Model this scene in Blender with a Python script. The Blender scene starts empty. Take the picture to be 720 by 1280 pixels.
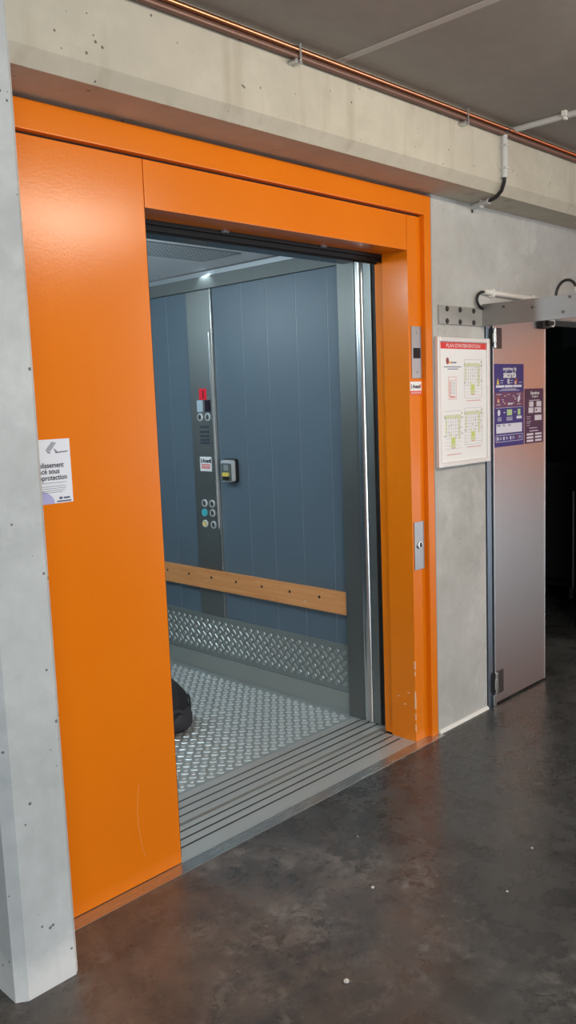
import bpy, bmesh, math, random
from mathutils import Vector, Matrix
random.seed(4)
SC = bpy.context.scene
COL = SC.collection
PI = math.pi

# ------------------------------------------------------------------ helpers
class MB:
    """collects shapes in world coordinates, then links them as ONE mesh object"""
    def __init__(s): s.v = []; s.f = []
    def add(s, vs, fs):
        n = len(s.v); s.v += [tuple(v) for v in vs]; s.f += [tuple(i + n for i in f) for f in fs]; return s
    def addbm(s, bm, mat=None):
        bm.verts.index_update()
        vs = [(mat @ v.co if mat else v.co) for v in bm.verts]
        s.add(vs, [[v.index for v in f.verts] for f in bm.faces]); bm.free(); return s
    def box(s, x0, x1, y0, y1, z0, z1, bev=0.0, seg=2, mat=None):
        bm = bmesh.new(); bmesh.ops.create_cube(bm, size=1.0)
        for v in bm.verts:
            v.co = Vector(((x0+x1)/2 + v.co.x*(x1-x0), (y0+y1)/2 + v.co.y*(y1-y0), (z0+z1)/2 + v.co.z*(z1-z0)))
        if bev > 0: bmesh.ops.bevel(bm, geom=list(bm.edges), offset=bev, segments=seg, profile=.6, affect='EDGES')
        return s.addbm(bm, mat)
    def cyl(s, a, b, r, seg=20, r2=None, bev=0.0):
        a = Vector(a); b = Vector(b); d = b - a
        bm = bmesh.new()
        bmesh.ops.create_cone(bm, cap_ends=True, cap_tris=False, segments=seg, radius1=r, radius2=r if r2 is None else r2, depth=d.length)
        if bev > 0:
            ed = [e for e in bm.edges if abs(e.verts[0].co.z - e.verts[1].co.z) < 1e-6]
            bmesh.ops.bevel(bm, geom=ed, offset=bev, segments=2, profile=.6, affect='EDGES')
        m = Matrix.Translation((a+b)/2) @ d.to_track_quat('Z', 'Y').to_matrix().to_4x4()
        return s.addbm(bm, m)
    def tube(s, pts, r, seg=10):
        pts = [Vector(p) for p in pts]; n = len(pts); rings = []
        up = None
        for i, p in enumerate(pts):
            t = (pts[min(i+1, n-1)] - pts[max(i-1, 0)]).normalized()
            if up is None: up = t.orthogonal().normalized()
            up = (up - t*up.dot(t)).normalized(); w = t.cross(up)
            rings.append([p + (up*math.cos(a) + w*math.sin(a))*r for a in [2*PI*k/seg for k in range(seg)]])
        vs = [v for rg in rings for v in rg]; fs = []
        for i in range(n-1):
            for k in range(seg):
                k2 = (k+1) % seg
                fs.append((i*seg+k, i*seg+k2, (i+1)*seg+k2, (i+1)*seg+k))
        fs.append(tuple(range(seg))[::-1]); fs.append(tuple((n-1)*seg+k for k in range(seg)))
        return s.add(vs, fs)
    def prism(s, prof, axis, a, b):
        """profile in the two other axes (cyclic order), extruded along axis from a to b"""
        def mk(u, v, t): return {0: (t, u, v), 1: (u, t, v), 2: (u, v, t)}[axis]
        n = len(prof); vs = [mk(u, v, a) for u, v in prof] + [mk(u, v, b) for u, v in prof]
        fs = [(i, (i+1) % n, n+(i+1) % n, n+i) for i in range(n)] + [tuple(range(n))[::-1], tuple(range(n, 2*n))]
        return s.add(vs, fs)
    def quad_lozenges(s, cells, origin, U, V, N, h):
        """raised bars: cells = (u, v, angle, half length, half width)"""
        o = Vector(origin); U = Vector(U); V = Vector(V); N = Vector(N)
        for (u, v, a, L, w) in cells:
            c, sn = math.cos(a), math.sin(a); n = len(s.v)
            def P(x, y, z): return tuple(o + U*(u + x*c - y*sn) + V*(v + x*sn + y*c) + N*z)
            s.v += [P(-L, 0, 0), P(-L*.74, -w, 0), P(L*.74, -w, 0), P(L, 0, 0), P(L*.74, w, 0), P(-L*.74, w, 0),
                    P(-L*.86, 0, h), P(-L*.66, -w*.68, h), P(L*.66, -w*.68, h), P(L*.86, 0, h), P(L*.66, w*.68, h), P(-L*.66, w*.68, h)]
            s.f += [tuple(n+i for i in (k, (k+1) % 6, 6+(k+1) % 6, 6+k)) for k in range(6)] + [tuple(n+6+k for k in range(6))]
        return s

def multi(name, pieces, parent):
    """one mesh, several printed colours: pieces = [(MB, material), ...]"""
    mb = MB(); idx = []; mats = []
    for p, m in pieces:
        mb.add(p.v, p.f)
        if m not in mats: mats.append(m)
        idx += [mats.index(m)]*len(p.f)
    o = obj(name, mb, mats[0], parent, fix=False)
    for m in mats[1:]: o.data.materials.append(m)
    if len(o.data.polygons) == len(idx): o.data.polygons.foreach_set('material_index', idx)
    else: print('multi: polygon count changed', name)
    return o
ROOT = {}
def world_off(o):
    while o is not None:
        if o.name in ROOT: return ROOT[o.name]
        o = o.parent
    return Vector((0, 0, 0))

def obj(name, mb, mat, parent=None, smooth=28, fix=True):
    me = bpy.data.meshes.new(name)
    if parent is not None: off = world_off(parent)
    else:
        xs, ys, zs = zip(*mb.v)
        off = Vector(((min(xs)+max(xs))/2, (min(ys)+max(ys))/2, min(zs)))
    me.from_pydata([(v[0]-off.x, v[1]-off.y, v[2]-off.z) for v in mb.v], [], mb.f); me.validate()
    if fix:
        bm = bmesh.new(); bm.from_mesh(me); bmesh.ops.recalc_face_normals(bm, faces=bm.faces); bm.to_mesh(me); bm.free()
    me.update()
    for p in me.polygons: p.use_smooth = True
    me.set_sharp_from_angle(angle=math.radians(smooth))
    me.materials.append(mat)
    o = bpy.data.objects.new(name, me); COL.objects.link(o)
    if smooth < 60:
        wn = o.modifiers.new('even_normals', 'WEIGHTED_NORMAL'); wn.keep_sharp = True; wn.weight = 100
    if parent is not None: o.parent = parent
    else: o.location = off; ROOT[o.name] = off
    return o

def tag(o, label, cat=None, group=None, kind=None):
    o['label'] = label
    if cat: o['category'] = cat
    if group: o['group'] = group
    if kind: o['kind'] = kind
    return o

def thing(name, label, cat, loc, group=None, kind=None):
    o = bpy.data.objects.new(name, None); COL.objects.link(o); o.location = loc; o.empty_display_size = .05
    ROOT[o.name] = Vector(loc)
    return tag(o, label, cat, group, kind)

def text_mb(mb, body, size, pos, face='front', align='LEFT', bold=0.0, sx=1.0):
    """lettering as flat mesh; face 'front' looks to -Y, 'car' looks to -X"""
    cu = bpy.data.curves.new('t', 'FONT'); cu.body = body; cu.size = size; cu.align_x = align; cu.offset = bold
    cu.extrude = 0.0; cu.resolution_u = 3
    o = bpy.data.objects.new('t', cu); COL.objects.link(o)
    bpy.context.view_layer.update()
    dg = bpy.context.evaluated_depsgraph_get()
    me = bpy.data.meshes.new_from_object(o.evaluated_get(dg))
    p = Vector(pos)
    def T(v):
        x = v.co.x*sx; y = v.co.y
        return (p.x + x, p.y, p.z + y) if face == 'front' else (p.x, p.y - x, p.z + y)
    mb.add([T(v) for v in me.vertices], [list(f.vertices) for f in me.polygons])
    bpy.data.objects.remove(o); bpy.data.meshes.remove(me); bpy.data.curves.remove(cu)
    return mb

# ------------------------------------------------------------------ materials
def mat(name):
    m = bpy.data.materials.new(name); m.use_nodes = True; nt = m.node_tree
    b = nt.nodes['Principled BSDF']; return m, nt, b
def N(nt, kind, **kw):
    n = nt.nodes.new('ShaderNode' + kind)
    for k, v in kw.items():
        if k in n.inputs: n.inputs[k].default_value = v
        else: setattr(n, k, v)
    return n
def simple(name, col, rough=.5, metal=0.0, coat=0.0, emit=None, es=0.0, spec=None):
    m, nt, b = mat(name)
    b.inputs['Base Color'].default_value = (*col, 1); b.inputs['Roughness'].default_value = rough
    b.inputs['Metallic'].default_value = metal; b.inputs['Coat Weight'].default_value = coat
    if spec is not None: b.inputs['Specular IOR Level'].default_value = spec
    if emit: b.inputs['Emission Color'].default_value = (*emit, 1); b.inputs['Emission Strength'].default_value = es
    # a little unevenness so that no surface is a flat fill
    tc = N(nt, 'TexCoord'); nz = N(nt, 'TexNoise', Scale=35.0, Detail=4.0)
    nt.links.new(tc.outputs['Object'], nz.inputs['Vector'])
    mr = N(nt, 'MapRange'); mr.inputs['To Min'].default_value = max(0, rough-.06); mr.inputs['To Max'].default_value = min(1, rough+.06)
    nt.links.new(nz.outputs['Fac'], mr.inputs['Value']); nt.links.new(mr.outputs['Result'], b.inputs['Roughness'])
    return m
def ramp(nt, fac, stops):
    r = N(nt, 'ValToRGB'); e = r.color_ramp.elements
    while len(e) < len(stops): e.new(.5)
    for i, (p, c) in enumerate(stops): e[i].position = p; e[i].color = (*c, 1)
    nt.links.new(fac, r.inputs['Fac']); return r.outputs['Color']
def mix(nt, fac, a, b, mode='MIX'):
    n = N(nt, 'Mix', data_type='RGBA', blend_type=mode)
    for s, v in ((0, fac), (6, a), (7, b)):
        if hasattr(v, 'links') or hasattr(v, 'is_linked'): nt.links.new(v, n.inputs[s])
        elif s == 0: n.inputs[0].default_value = v
        else: n.inputs[s].default_value = (*v, 1)
    return n.outputs[2]

def concrete(name, c0, c1, stain, pores=1.0, rough=.75, streak=False, bloom=.3, lime=False):
    m, nt, b = mat(name); L = nt.links.new
    tc = N(nt, 'TexCoord'); v = tc.outputs['Object']
    n1 = N(nt, 'TexNoise', Scale=2.2, Detail=8.0, Roughness=.62); L(v, n1.inputs['Vector'])
    n2 = N(nt, 'TexNoise', Scale=14.0, Detail=6.0, Roughness=.6); L(v, n2.inputs['Vector'])
    base = ramp(nt, n1.outputs['Fac'], [(.3, c0), (.68, c1)])
    c = mix(nt, .35, base, ramp(nt, n2.outputs['Fac'], [(.3, c0), (.7, c1)]))
    # blotches
    n3 = N(nt, 'TexNoise', Scale=1.1, Detail=5.0, Roughness=.7, Distortion=.8); L(v, n3.inputs['Vector'])
    st = N(nt, 'MapRange'); st.inputs['From Min'].default_value = .55; st.inputs['From Max'].default_value = .75; st.inputs['To Max'].default_value = .5
    L(n3.outputs['Fac'], st.inputs['Value']); c = mix(nt, st.outputs['Result'], c, stain)
    n5 = N(nt, 'TexNoise', Scale=3.0, Detail=7.0, Roughness=.72, Distortion=.4); L(v, n5.inputs['Vector'])
    s5 = N(nt, 'MapRange'); s5.inputs['From Min'].default_value = .52; s5.inputs['From Max'].default_value = .72; s5.inputs['To Max'].default_value = bloom
    L(n5.outputs['Fac'], s5.inputs['Value']); c = mix(nt, s5.outputs['Result'], c, tuple(min(.8, x*1.25) for x in c1))
    if lime:
        sp = N(nt, 'SeparateXYZ'); L(v, sp.inputs[0])
        zz = N(nt, 'Math', operation='MULTIPLY_ADD'); L(n5.outputs['Fac'], zz.inputs[0]); zz.inputs[1].default_value = -.22; L(sp.outputs['Z'], zz.inputs[2])
        s6 = N(nt, 'MapRange'); s6.inputs['From Min'].default_value = -.08; s6.inputs['From Max'].default_value = .02; s6.inputs['To Min'].default_value = .8; s6.inputs['To Max'].default_value = .0
        L(zz.outputs[0], s6.inputs['Value']); c = mix(nt, s6.outputs['Result'], c, (.80, .80, .79))
    # vertical runs
    mp = N(nt, 'Mapping'); mp.inputs['Scale'].default_value = (9, 9, .7); L(v, mp.inputs['Vector'])
    n4 = N(nt, 'TexNoise', Scale=1.0, Detail=3.0); L(mp.outputs['Vector'], n4.inputs['Vector'])
    s4 = N(nt, 'MapRange'); s4.inputs['From Min'].default_value = .58; s4.inputs['From Max'].default_value = .72; s4.inputs['To Max'].default_value = .6 if streak else .15
    L(n4.outputs['Fac'], s4.inputs['Value']); c = mix(nt, s4.outputs['Result'], c, stain)
    # air pores
    vo = N(nt, 'TexVoronoi', Scale=30.0, Randomness=1.0); L(v, vo.inputs['Vector'])
    sz = N(nt, 'TexNoise', Scale=9.0, Detail=2.0); L(v, sz.inputs['Vector'])
    thr = N(nt, 'MapRange'); thr.inputs['From Min'].default_value = .46; thr.inputs['From Max'].default_value = .66; thr.inputs['To Min'].default_value = .0; thr.inputs['To Max'].default_value = .125*pores
    L(sz.outputs['Fac'], thr.inputs['Value'])
    lt = N(nt, 'Math', operation='LESS_THAN'); L(vo.outputs['Distance'], lt.inputs[0]); L(thr.outputs['Result'], lt.inputs[1])
    c = mix(nt, lt.outputs[0], c, tuple(x*.42 for x in stain))
    L(c, b.inputs['Base Color']); b.inputs['Roughness'].default_value = rough
    h = N(nt, 'Math', operation='MULTIPLY_ADD'); L(lt.outputs[0], h.inputs[0]); h.inputs[1].default_value = -1.2; L(n2.outputs['Fac'], h.inputs[2])
    bp = N(nt, 'Bump', Strength=.22, Distance=.004); L(h.outputs[0], bp.inputs['Height']); L(bp.outputs['Normal'], b.inputs['Normal'])
    return m

def floor_mat():
    m, nt, b = mat('dark_screed'); L = nt.links.new
    tc = N(nt, 'TexCoord'); v = tc.outputs['Object']
    def noise(sc, det, ro, dist=0.0):
        n = N(nt, 'TexNoise', Scale=sc, Detail=det, Roughness=ro, Distortion=dist); L(v, n.inputs['Vector']); return n.outputs['Fac']
    def rng(x, a, b_, c, d):
        r = N(nt, 'MapRange'); L(x, r.inputs['Value'])
        for k, q in (('From Min', a), ('From Max', b_), ('To Min', c), ('To Max', d)): r.inputs[k].default_value = q
        return r.outputs['Result']
    def mul(x, y):
        k = N(nt, 'Math', operation='MULTIPLY'); L(x, k.inputs[0]); L(y, k.inputs[1]); return k.outputs[0]
    big = noise(1.5, 4.0, .6); mid = noise(7.0, 8.0, .7, .3); fine = noise(38.0, 8.0, .75)
    c = ramp(nt, big, [(.3, (.034, .036, .038)), (.7, (.056, .058, .060))])
    c = mix(nt, rng(mid, .45, .70, .0, .6), c, (.078, .080, .082))
    c = mix(nt, rng(fine, .45, .75, .0, .5), c, (.092, .094, .095))
    # dark polished patches
    c = mix(nt, rng(noise(3.4, 6.0, .65, .4), .52, .66, .0, .75), c, (.024, .024, .024))
    d = N(nt, 'VectorMath', operation='DISTANCE'); L(v, d.inputs[0]); d.inputs[1].default_value = WEAR
    near = rng(d.outputs['Value'], .25, .85, 1.0, .0); wide = rng(d.outputs['Value'], .5, 1.5, 1.0, .0)
    # brown wear by the panel, pale scuffs in front of the threshold
    f = mul(near, rng(noise(5.0, 9.0, .72, .3), .34, .62, .0, .9)); c = mix(nt, f, c, (.17, .135, .115))
    sc = mul(wide, mul(rng(noise(4.5, 6.0, .7, .5), .48, .62, .0, 1.0), rng(noise(24.0, 9.0, .8, .4), .46, .64, .0, .8)))
    c = mix(nt, sc, c, (.26, .245, .23))
    vo = N(nt, 'TexVoronoi', Scale=7.0); L(v, vo.inputs['Vector'])
    lt = N(nt, 'Math', operation='LESS_THAN'); L(vo.outputs['Distance'], lt.inputs[0]); lt.inputs[1].default_value = .016
    c = mix(nt, lt.outputs[0], c, (.4, .38, .36))
    L(c, b.inputs['Base Color'])
    r1 = rng(mid, .35, .7, .20, .38)
    r2 = N(nt, 'Math', operation='MULTIPLY_ADD'); L(sc, r2.inputs[0]); r2.inputs[1].default_value = .3; L(r1, r2.inputs[2]); L(r2.outputs[0], b.inputs['Roughness'])
    bp = N(nt, 'Bump', Strength=.05, Distance=.003); L(mid, bp.inputs['Height']); L(bp.outputs['Normal'], b.inputs['Normal'])
    return m

def orange_mat():
    m, nt, b = mat('orange_enamel'); L = nt.links.new
    tc = N(nt, 'TexCoord'); v = tc.outputs['Object']
    n = N(nt, 'TexNoise', Scale=2.0, Detail=3.0); L(v, n.inputs['Vector'])
    L(ramp(nt, n.outputs['Fac'], [(.3, (.79, .188, .004)), (.7, (.82, .205, .005))]), b.inputs['Base Color'])
    b.inputs['Roughness'].default_value = .22; b.inputs['Specular IOR Level'].default_value = .28
    n2 = N(nt, 'TexNoise', Scale=170.0, Detail=2.0); L(v, n2.inputs['Vector'])
    bp = N(nt, 'Bump', Strength=.16, Distance=.0012); L(n2.outputs['Fac'], bp.inputs['Height']); L(bp.outputs['Normal'], b.inputs['Normal'])
    return m

def steel(name, col, rough, axis='z', metal=1.0, br=.12):
    m, nt, b = mat(name); L = nt.links.new
    tc = N(nt, 'TexCoord'); mp = N(nt, 'Mapping')
    mp.inputs['Scale'].default_value = {'z': (260, 260, 3), 'x': (3, 260, 260), 'y': (260, 3, 260)}[axis]
    L(tc.outputs['Object'], mp.inputs['Vector'])
    n = N(nt, 'TexNoise', Scale=1.0, Detail=2.0); L(mp.outputs['Vector'], n.inputs['Vector'])
    mr = N(nt, 'MapRange'); mr.inputs['To Min'].default_value = rough-br*.5; mr.inputs['To Max'].default_value = rough+br
    L(n.outputs['Fac'], mr.inputs['Value']); L(mr.outputs['Result'], b.inputs['Roughness'])
    b.inputs['Base Color'].default_value = (*col, 1); b.inputs['Metallic'].default_value = metal
    return m

def wood_mat():
    m, nt, b = mat('varnished_wood'); L = nt.links.new
    tc = N(nt, 'TexCoord'); mp = N(nt, 'Mapping'); mp.inputs['Scale'].default_value = (20, 1.2, 20); L(tc.outputs['Object'], mp.inputs['Vector'])
    n = N(nt, 'TexNoise', Scale=2.0, Detail=6.0, Distortion=.6); L(mp.outputs['Vector'], n.inputs['Vector'])
    L(ramp(nt, n.outputs['Fac'], [(.3, (.62, .25, .08)), (.7, (.74, .34, .125))]), b.inputs['Base Color'])
    b.inputs['Roughness'].default_value = .5
    return m

WEAR = (-.28-5, -.38+2.2, .3)   # in the floor's own coordinates
M = {}
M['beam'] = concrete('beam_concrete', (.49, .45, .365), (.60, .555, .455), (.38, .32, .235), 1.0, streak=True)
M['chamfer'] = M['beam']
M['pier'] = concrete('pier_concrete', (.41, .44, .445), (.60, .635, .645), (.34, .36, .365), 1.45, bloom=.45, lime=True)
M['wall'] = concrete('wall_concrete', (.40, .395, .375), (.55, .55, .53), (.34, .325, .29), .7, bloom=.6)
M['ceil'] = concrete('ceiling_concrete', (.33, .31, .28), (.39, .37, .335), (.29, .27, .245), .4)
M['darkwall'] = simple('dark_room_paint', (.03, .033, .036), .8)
M['orange'] = orange_mat()
M['seam'] = simple('dark_gap', (.012, .01, .009), .7)
M['ss'] = steel('stainless', (.50, .49, .46), .30)
M['ssdark'] = steel('stainless_dark', (.25, .26, .248), .36, 'z', .8)
M['bright'] = steel('polished_steel', (.72, .71, .69), .2)
M['sill'] = steel('sill_aluminium', (.56, .57, .555), .38, 'x', .6)
M['alu'] = steel('brushed_aluminium', (.40, .40, .40), .40)
M['galv'] = steel('galvanised_steel', (.36, .355, .345), .5, 'y')
M['door'] = steel('brushed_door_steel', (.37, .345, .33), .34)
M['checker'] = steel('checker_plate', (.36, .395, .40), .40, 'x', .4)
M['worn'] = steel('worn_checker', (.60, .64, .64), .32, 'x', .45)
M['kickworn'] = steel('worn_kick', (.40, .425, .405), .3, 'y', .55)
M['kick'] = steel('kick_plate_steel', (.27, .295, .28), .38, 'y', .5)
M['blue'] = simple('blue_grey_panel', (.098, .138, .172), .42)
M['carceil'] = simple('pale_car_ceiling', (.82, .86, .88), .6)
M['grille'] = simple('grille_dark', (.14, .155, .165), .5)
M['wood'] = wood_mat()
M['woodlight'] = simple('worn_wood_edge', (.70, .42, .22), .6)
M['black'] = simple('matt_black', (.008, .008, .009), .6)
M['blackgloss'] = simple('black_glass', (.008, .008, .01), .45, spec=.2)
M['rubber'] = simple('black_rubber', (.014, .014, .015), .55)
M['paper'] = simple('white_paper', (.88, .88, .88), .5)
M['white'] = simple('white_print', (.85, .85, .86), .5)
M['ink'] = simple('black_ink', (.02, .022, .03), .6)
M['greyink'] = simple('grey_ink', (.22, .23, .26), .6)
M['red'] = simple('red_print', (.75, .035, .03), .5)
M['pink'] = simple('pale_red_print', (.70, .32, .30), .6)
M['green'] = simple('pale_green_print', (.70, .75, .46), .6)
M['dgreen'] = simple('lime_print', (.60, .70, .18), .6)
M['line'] = simple('grey_lilac_line', (.45, .42, .48), .6)
M['navy'] = simple('violet_poster', (.048, .040, .21), .5, spec=.25)
M['olive'] = simple('olive_print', (.25, .27, .14), .5)
M['plum'] = simple('plum_poster', (.085, .034, .085), .5, spec=.25)
M['plumband'] = simple('plum_band', (.11, .035, .115), .42)
M['yellow'] = simple('yellow_print', (.75, .6, .05), .4)
M['teal'] = simple('teal_button', (.05, .33, .38), .4, emit=(.05, .5, .6), es=.12)
M['yellowb'] = simple('yellow_button', (.78, .62, .12), .4)
M['redled'] = simple('red_display', (.3, .0, .01), .3, emit=(1, .03, .06), es=.3)
M['lilac'] = simple('lilac_print', (.42, .42, .72), .5)
M['pvc'] = simple('grey_pvc', (.56, .56, .55), .45)
M['pvcwhite'] = simple('white_pvc', (.78, .76, .72), .4)
M['copper'] = simple('copper', (.60, .27, .14), .3, 1.0)
M['copperdull'] = simple('dull_copper', (.24, .14, .11), .5, .6)
M['clip'] = simple('zinc_clip', (.6, .62, .62), .35, .9)
M['caulk'] = simple('white_sealant', (.75, .74, .72), .6)
M['grey'] = simple('grey_plastic', (.28, .30, .31), .45)
M['darkbolt'] = simple('dark_bolt', (.09, .085, .08), .4, .5)
M['ring'] = simple('pale_button_ring', (.66, .68, .68), .35, .3)
M['face'] = simple('dark_button_face', (.06, .07, .075), .35)
M['bag'] = simple('black_fabric', (.014, .015, .02), .75)
M['bagtrim'] = simple('dark_grey_fabric', (.035, .036, .045), .7)
M['chip'] = simple('bare_scratch', (.82, .52, .32), .7)
M['stone'] = simple('pale_grit', (.62, .60, .58), .8)
M['lamp'] = simple('lit_diffuser', (.9, .9, .9), .5, emit=(.80, .93, 1.0), es=6.0)
M['floor'] = floor_mat()

# ------------------------------------------------------------------ setting
def struct(name, mb, m, label, cat): return tag(obj(name, mb, m), label, cat, kind='structure')

fl = MB().box(-5, 15, -8, -.056, -.3, 0)
fl.box(1.86, 9, -.056, 3.6, -.3, 0); fl.box(-5, -.75, -.056, .2, -.3, 0); fl.box(1.452, 1.86, -.056, .2, -.3, 0)
struct('floor', fl, M['floor'], 'dark polished screed floor with brown scuffs in front of the lift', 'floor')
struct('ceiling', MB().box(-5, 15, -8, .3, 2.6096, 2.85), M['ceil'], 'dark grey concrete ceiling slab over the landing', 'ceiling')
jt = MB().box(.644, .674, -8, -.217, 2.6066, 2.612)
struct('trim_2', jt, simple('joint_strip', (.60, .57, .53), .7), 'pale joint strip running across the dark concrete ceiling', 'ceiling joint')

# beam with a chamfered lower edge (profile in y, z)
prof = [(-.217, 2.6096), (-.217, 2.374), (-.187, 2.3355), (.3, 2.3355), (.3, 2.6096)]
struct('trim_1', MB().prism(prof, 0, -.545, 9), M['beam'], 'beige concrete beam with chamfered lower edge above the orange lift surround', 'beam')
# pier at the left, chamfered on both front edges (x, y)
pr = [(-.708, .2), (-.708, -.205), (-.679, -.2235), (-.5415, -.2235), (-.5285, -.2105), (-.5285, .2)]
struct('wall_left', MB().prism(pr, 2, 0, 2.6096), M['pier'], 'pale grey concrete pier with air holes left of the orange surround', 'pier')

# concrete wall right of the lift, with the doorway
wr = MB().box(1.449, 1.86, -.02, .18, 0, 2.34)
wr.box(1.86, 3.3, -.02, .18, 1.865, 2.34); wr.box(3.3, 9, -.02, .18, 0, 2.34)
struct('wall_right', wr, M['wall'], 'grey concrete wall right of the orange surround, carrying the framed plan', 'wall')
wl = MB().box(-5, -.7, .0, .2, 0, 2.6096); wl.box(-.7, 1.449, .15, .3, 2.33, 2.6)
struct('wall_front', wl, M['wall'], 'grey concrete wall beyond the pier', 'wall')
bs = MB().prism([(-.034, 0), (-.02, 0), (-.02, .014), (-.026, .014)], 0, 1.452, 1.858)
struct('baseboard_right', bs, M['caulk'], 'white sealant line along the foot of the concrete wall', 'baseboard')
# dark store room behind the doorway
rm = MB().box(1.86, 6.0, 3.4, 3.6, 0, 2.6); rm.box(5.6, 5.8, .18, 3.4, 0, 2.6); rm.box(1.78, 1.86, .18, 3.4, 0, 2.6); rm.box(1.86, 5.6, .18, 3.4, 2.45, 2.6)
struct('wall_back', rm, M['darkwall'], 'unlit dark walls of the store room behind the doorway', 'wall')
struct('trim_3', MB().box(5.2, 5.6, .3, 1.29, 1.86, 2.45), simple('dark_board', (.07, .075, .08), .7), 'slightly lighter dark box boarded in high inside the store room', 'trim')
struct('wall_side', MB().box(-5.2, -5, -8, .2, 0, 2.6096), M['wall'], 'unseen concrete wall added on the left to keep sky light out', 'wall')  # added out of view to block sky light from the left
struct('orange_partition', MB().box(5.95, 6.05, -1.1, -1.0, .0, .76, .004).box(5.95, 6.05, -4.0, -3.9, .0, .76, .004).box(5.9, 6.1, -4.0, -1.0, .75, 1.95, .004), M['orange'], 'orange steel partition across the landing, mirrored in the steel door', 'partition')  # unseen stand-in for the orange thing that the steel door reflects
# the rest of the car park behind the camera: right wall, and a back wall added to block sky reflections, open at its ends
struct('wall_far', MB().box(8.2, 8.4, -4.2, .0, 0, 2.6096).box(-1.8, 6.3, -8.2, -8, 0, 2.6096), M['wall'], 'unseen concrete walls of the landing, the back one added against sky reflections', 'wall')

# ------------------------------------------------------------------ orange surround
T = thing('lift_surround', 'glossy orange steel surround framing the open lift doorway', 'door surround', (.35, .05, 0))
O = M['orange']
obj('side_panel', MB().box(-.76, -.0012, 0, .13, .003, 2.2405, .0025), O, T)
sg = MB()   # pale curved scratch low on the panel
pts = [(-.150, .335), (-.158, .29), (-.163, .24), (-.161, .19), (-.153, .13), (-.143, .085)]
sg.tube([(x, -.0002, z) for x, z in pts], .0007, 5)
pn = [c for c in T.children if c.name == 'side_panel'][0]
tag(obj('scratch', sg, simple('faint_scratch', (.86, .36, .12), .6), pn), 'thin pale curved scratch')
obj('header_panel', MB().box(.0012, 1.3085, 0, .13, 2.1, 2.2405, .0025), O, T)
obj('jamb', MB().box(1.311, 1.4018, 0, .132, 0, 2.2405, .0025).box(1.331, 1.4018, .137, .187, 0, 2.1, .002).box(1.345, 1.4, .13, .14, 0, 2.1), O, T)
jb = [c for c in T.children if c.name == 'jamb'][0]
ch = MB(); rr = random.Random(2)
for z, h, w in [(.33, .035, .004), (.30, .02, .003), (.19, .03, .004), (.15, .05, .0045), (.10, .03, .003), (.05, .03, .0035), (.22, .01, .003)]:
    x = 1.3110
    p = [(x-.0004, -.0004), (x+w, -.0006), (x+w, .0008), (x+.0008, w*.9), (x-.0006, w*.9)]
    tag(obj('paint_chip', MB().prism(p, 2, z, z+h), M['chip'], jb), 'pale chip along the edge')
for x, y, z in [(1.3105, .05, .16), (1.3105, .085, .19), (1.3105, .03, .215)]: tag(obj('paint_chip', MB().box(x-.0003, x+.001, y, y+.012, z, z+.004), M['chip'], jb), 'small pale scrape')
obj('top_rail', MB().box(-.76, 1.4018, -.0217, .12, 2.2462, 2.3245, .003), O, T)
obj('side_post', MB().box(1.4022, 1.4488, -.0217, .12, 0, 2.3245, .003), O, T)
obj('shadow_gap', MB().box(-.76, 1.44, .006, .12, 2.236, 2.25).box(-.004, .004, .006, .1, .02, 2.24).box(1.304, 1.314, .006, .1, 2.102, 2.24).box(1.396, 1.406, .006, .1, 0.01, 2.3), M['seam'], T)
obj('sealant', MB().box(1.4488, 1.4545, -.0225, .05, 0, 2.33, .002), simple('grey_sealant', (.42, .40, .40), .7), T)
# dark transom and door track above the opening
obj('door_track', MB().box(-.7, 1.42, .131, .205, 2.088, 2.32).box(-.1, 1.34, .150, .156, 2.072, 2.09).box(-.1, 1.34, .175, .181, 2.068, 2.09), M['black'], T)
for x in (.42, .93): obj('bracket', MB().box(x, x+.012, .118, .136, 2.093, 2.101).box(x+.011, x+.03, .124, .130, 2.095, 2.099), M['grey'], T)

# landing sill
S = thing('landing_sill', 'grooved metal threshold strip along the foot of the orange surround', 'threshold', (.35, .05, 0))
obj('front_strip', MB().box(-.76, 1.4515, -.0545, -.0015, -.05, .0015, .001), steel('front_strip_steel', (.52, .53, .52), .24, 'x', .85, .08), S)
def grooved(y0, y1, grooves, w, depth, top=.0):
    p = [(y0, -.05), (y0, top)]
    for g in grooves: p += [(g-w/2, top), (g-w/2, -depth), (g+w/2, -depth), (g+w/2, top)]
    p += [(y1, top), (y1, -.05)]
    return p
tr = MB().prism(grooved(.0015, .203, [.082, .126, .172], .0112, .014), 0, .0, 1.3105)
tr.box(-.76, 0, .0, .2, -.05, -.002)
obj('track_plate', tr, M['sill'], S)
obj('groove_shade', MB().box(0, 1.3, 0.0764, 0.0876, -.03, -.0025).box(0, 1.3, 0.1204, 0.1316, -.03, -.0025).box(0, 1.3, 0.1664, 0.1776, -.03, -.0025).box(-.2, 1.42, .203, .222, -.05, -.03), M['black'], S)  # black strips in the grooves and gap stand in for their shade

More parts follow.
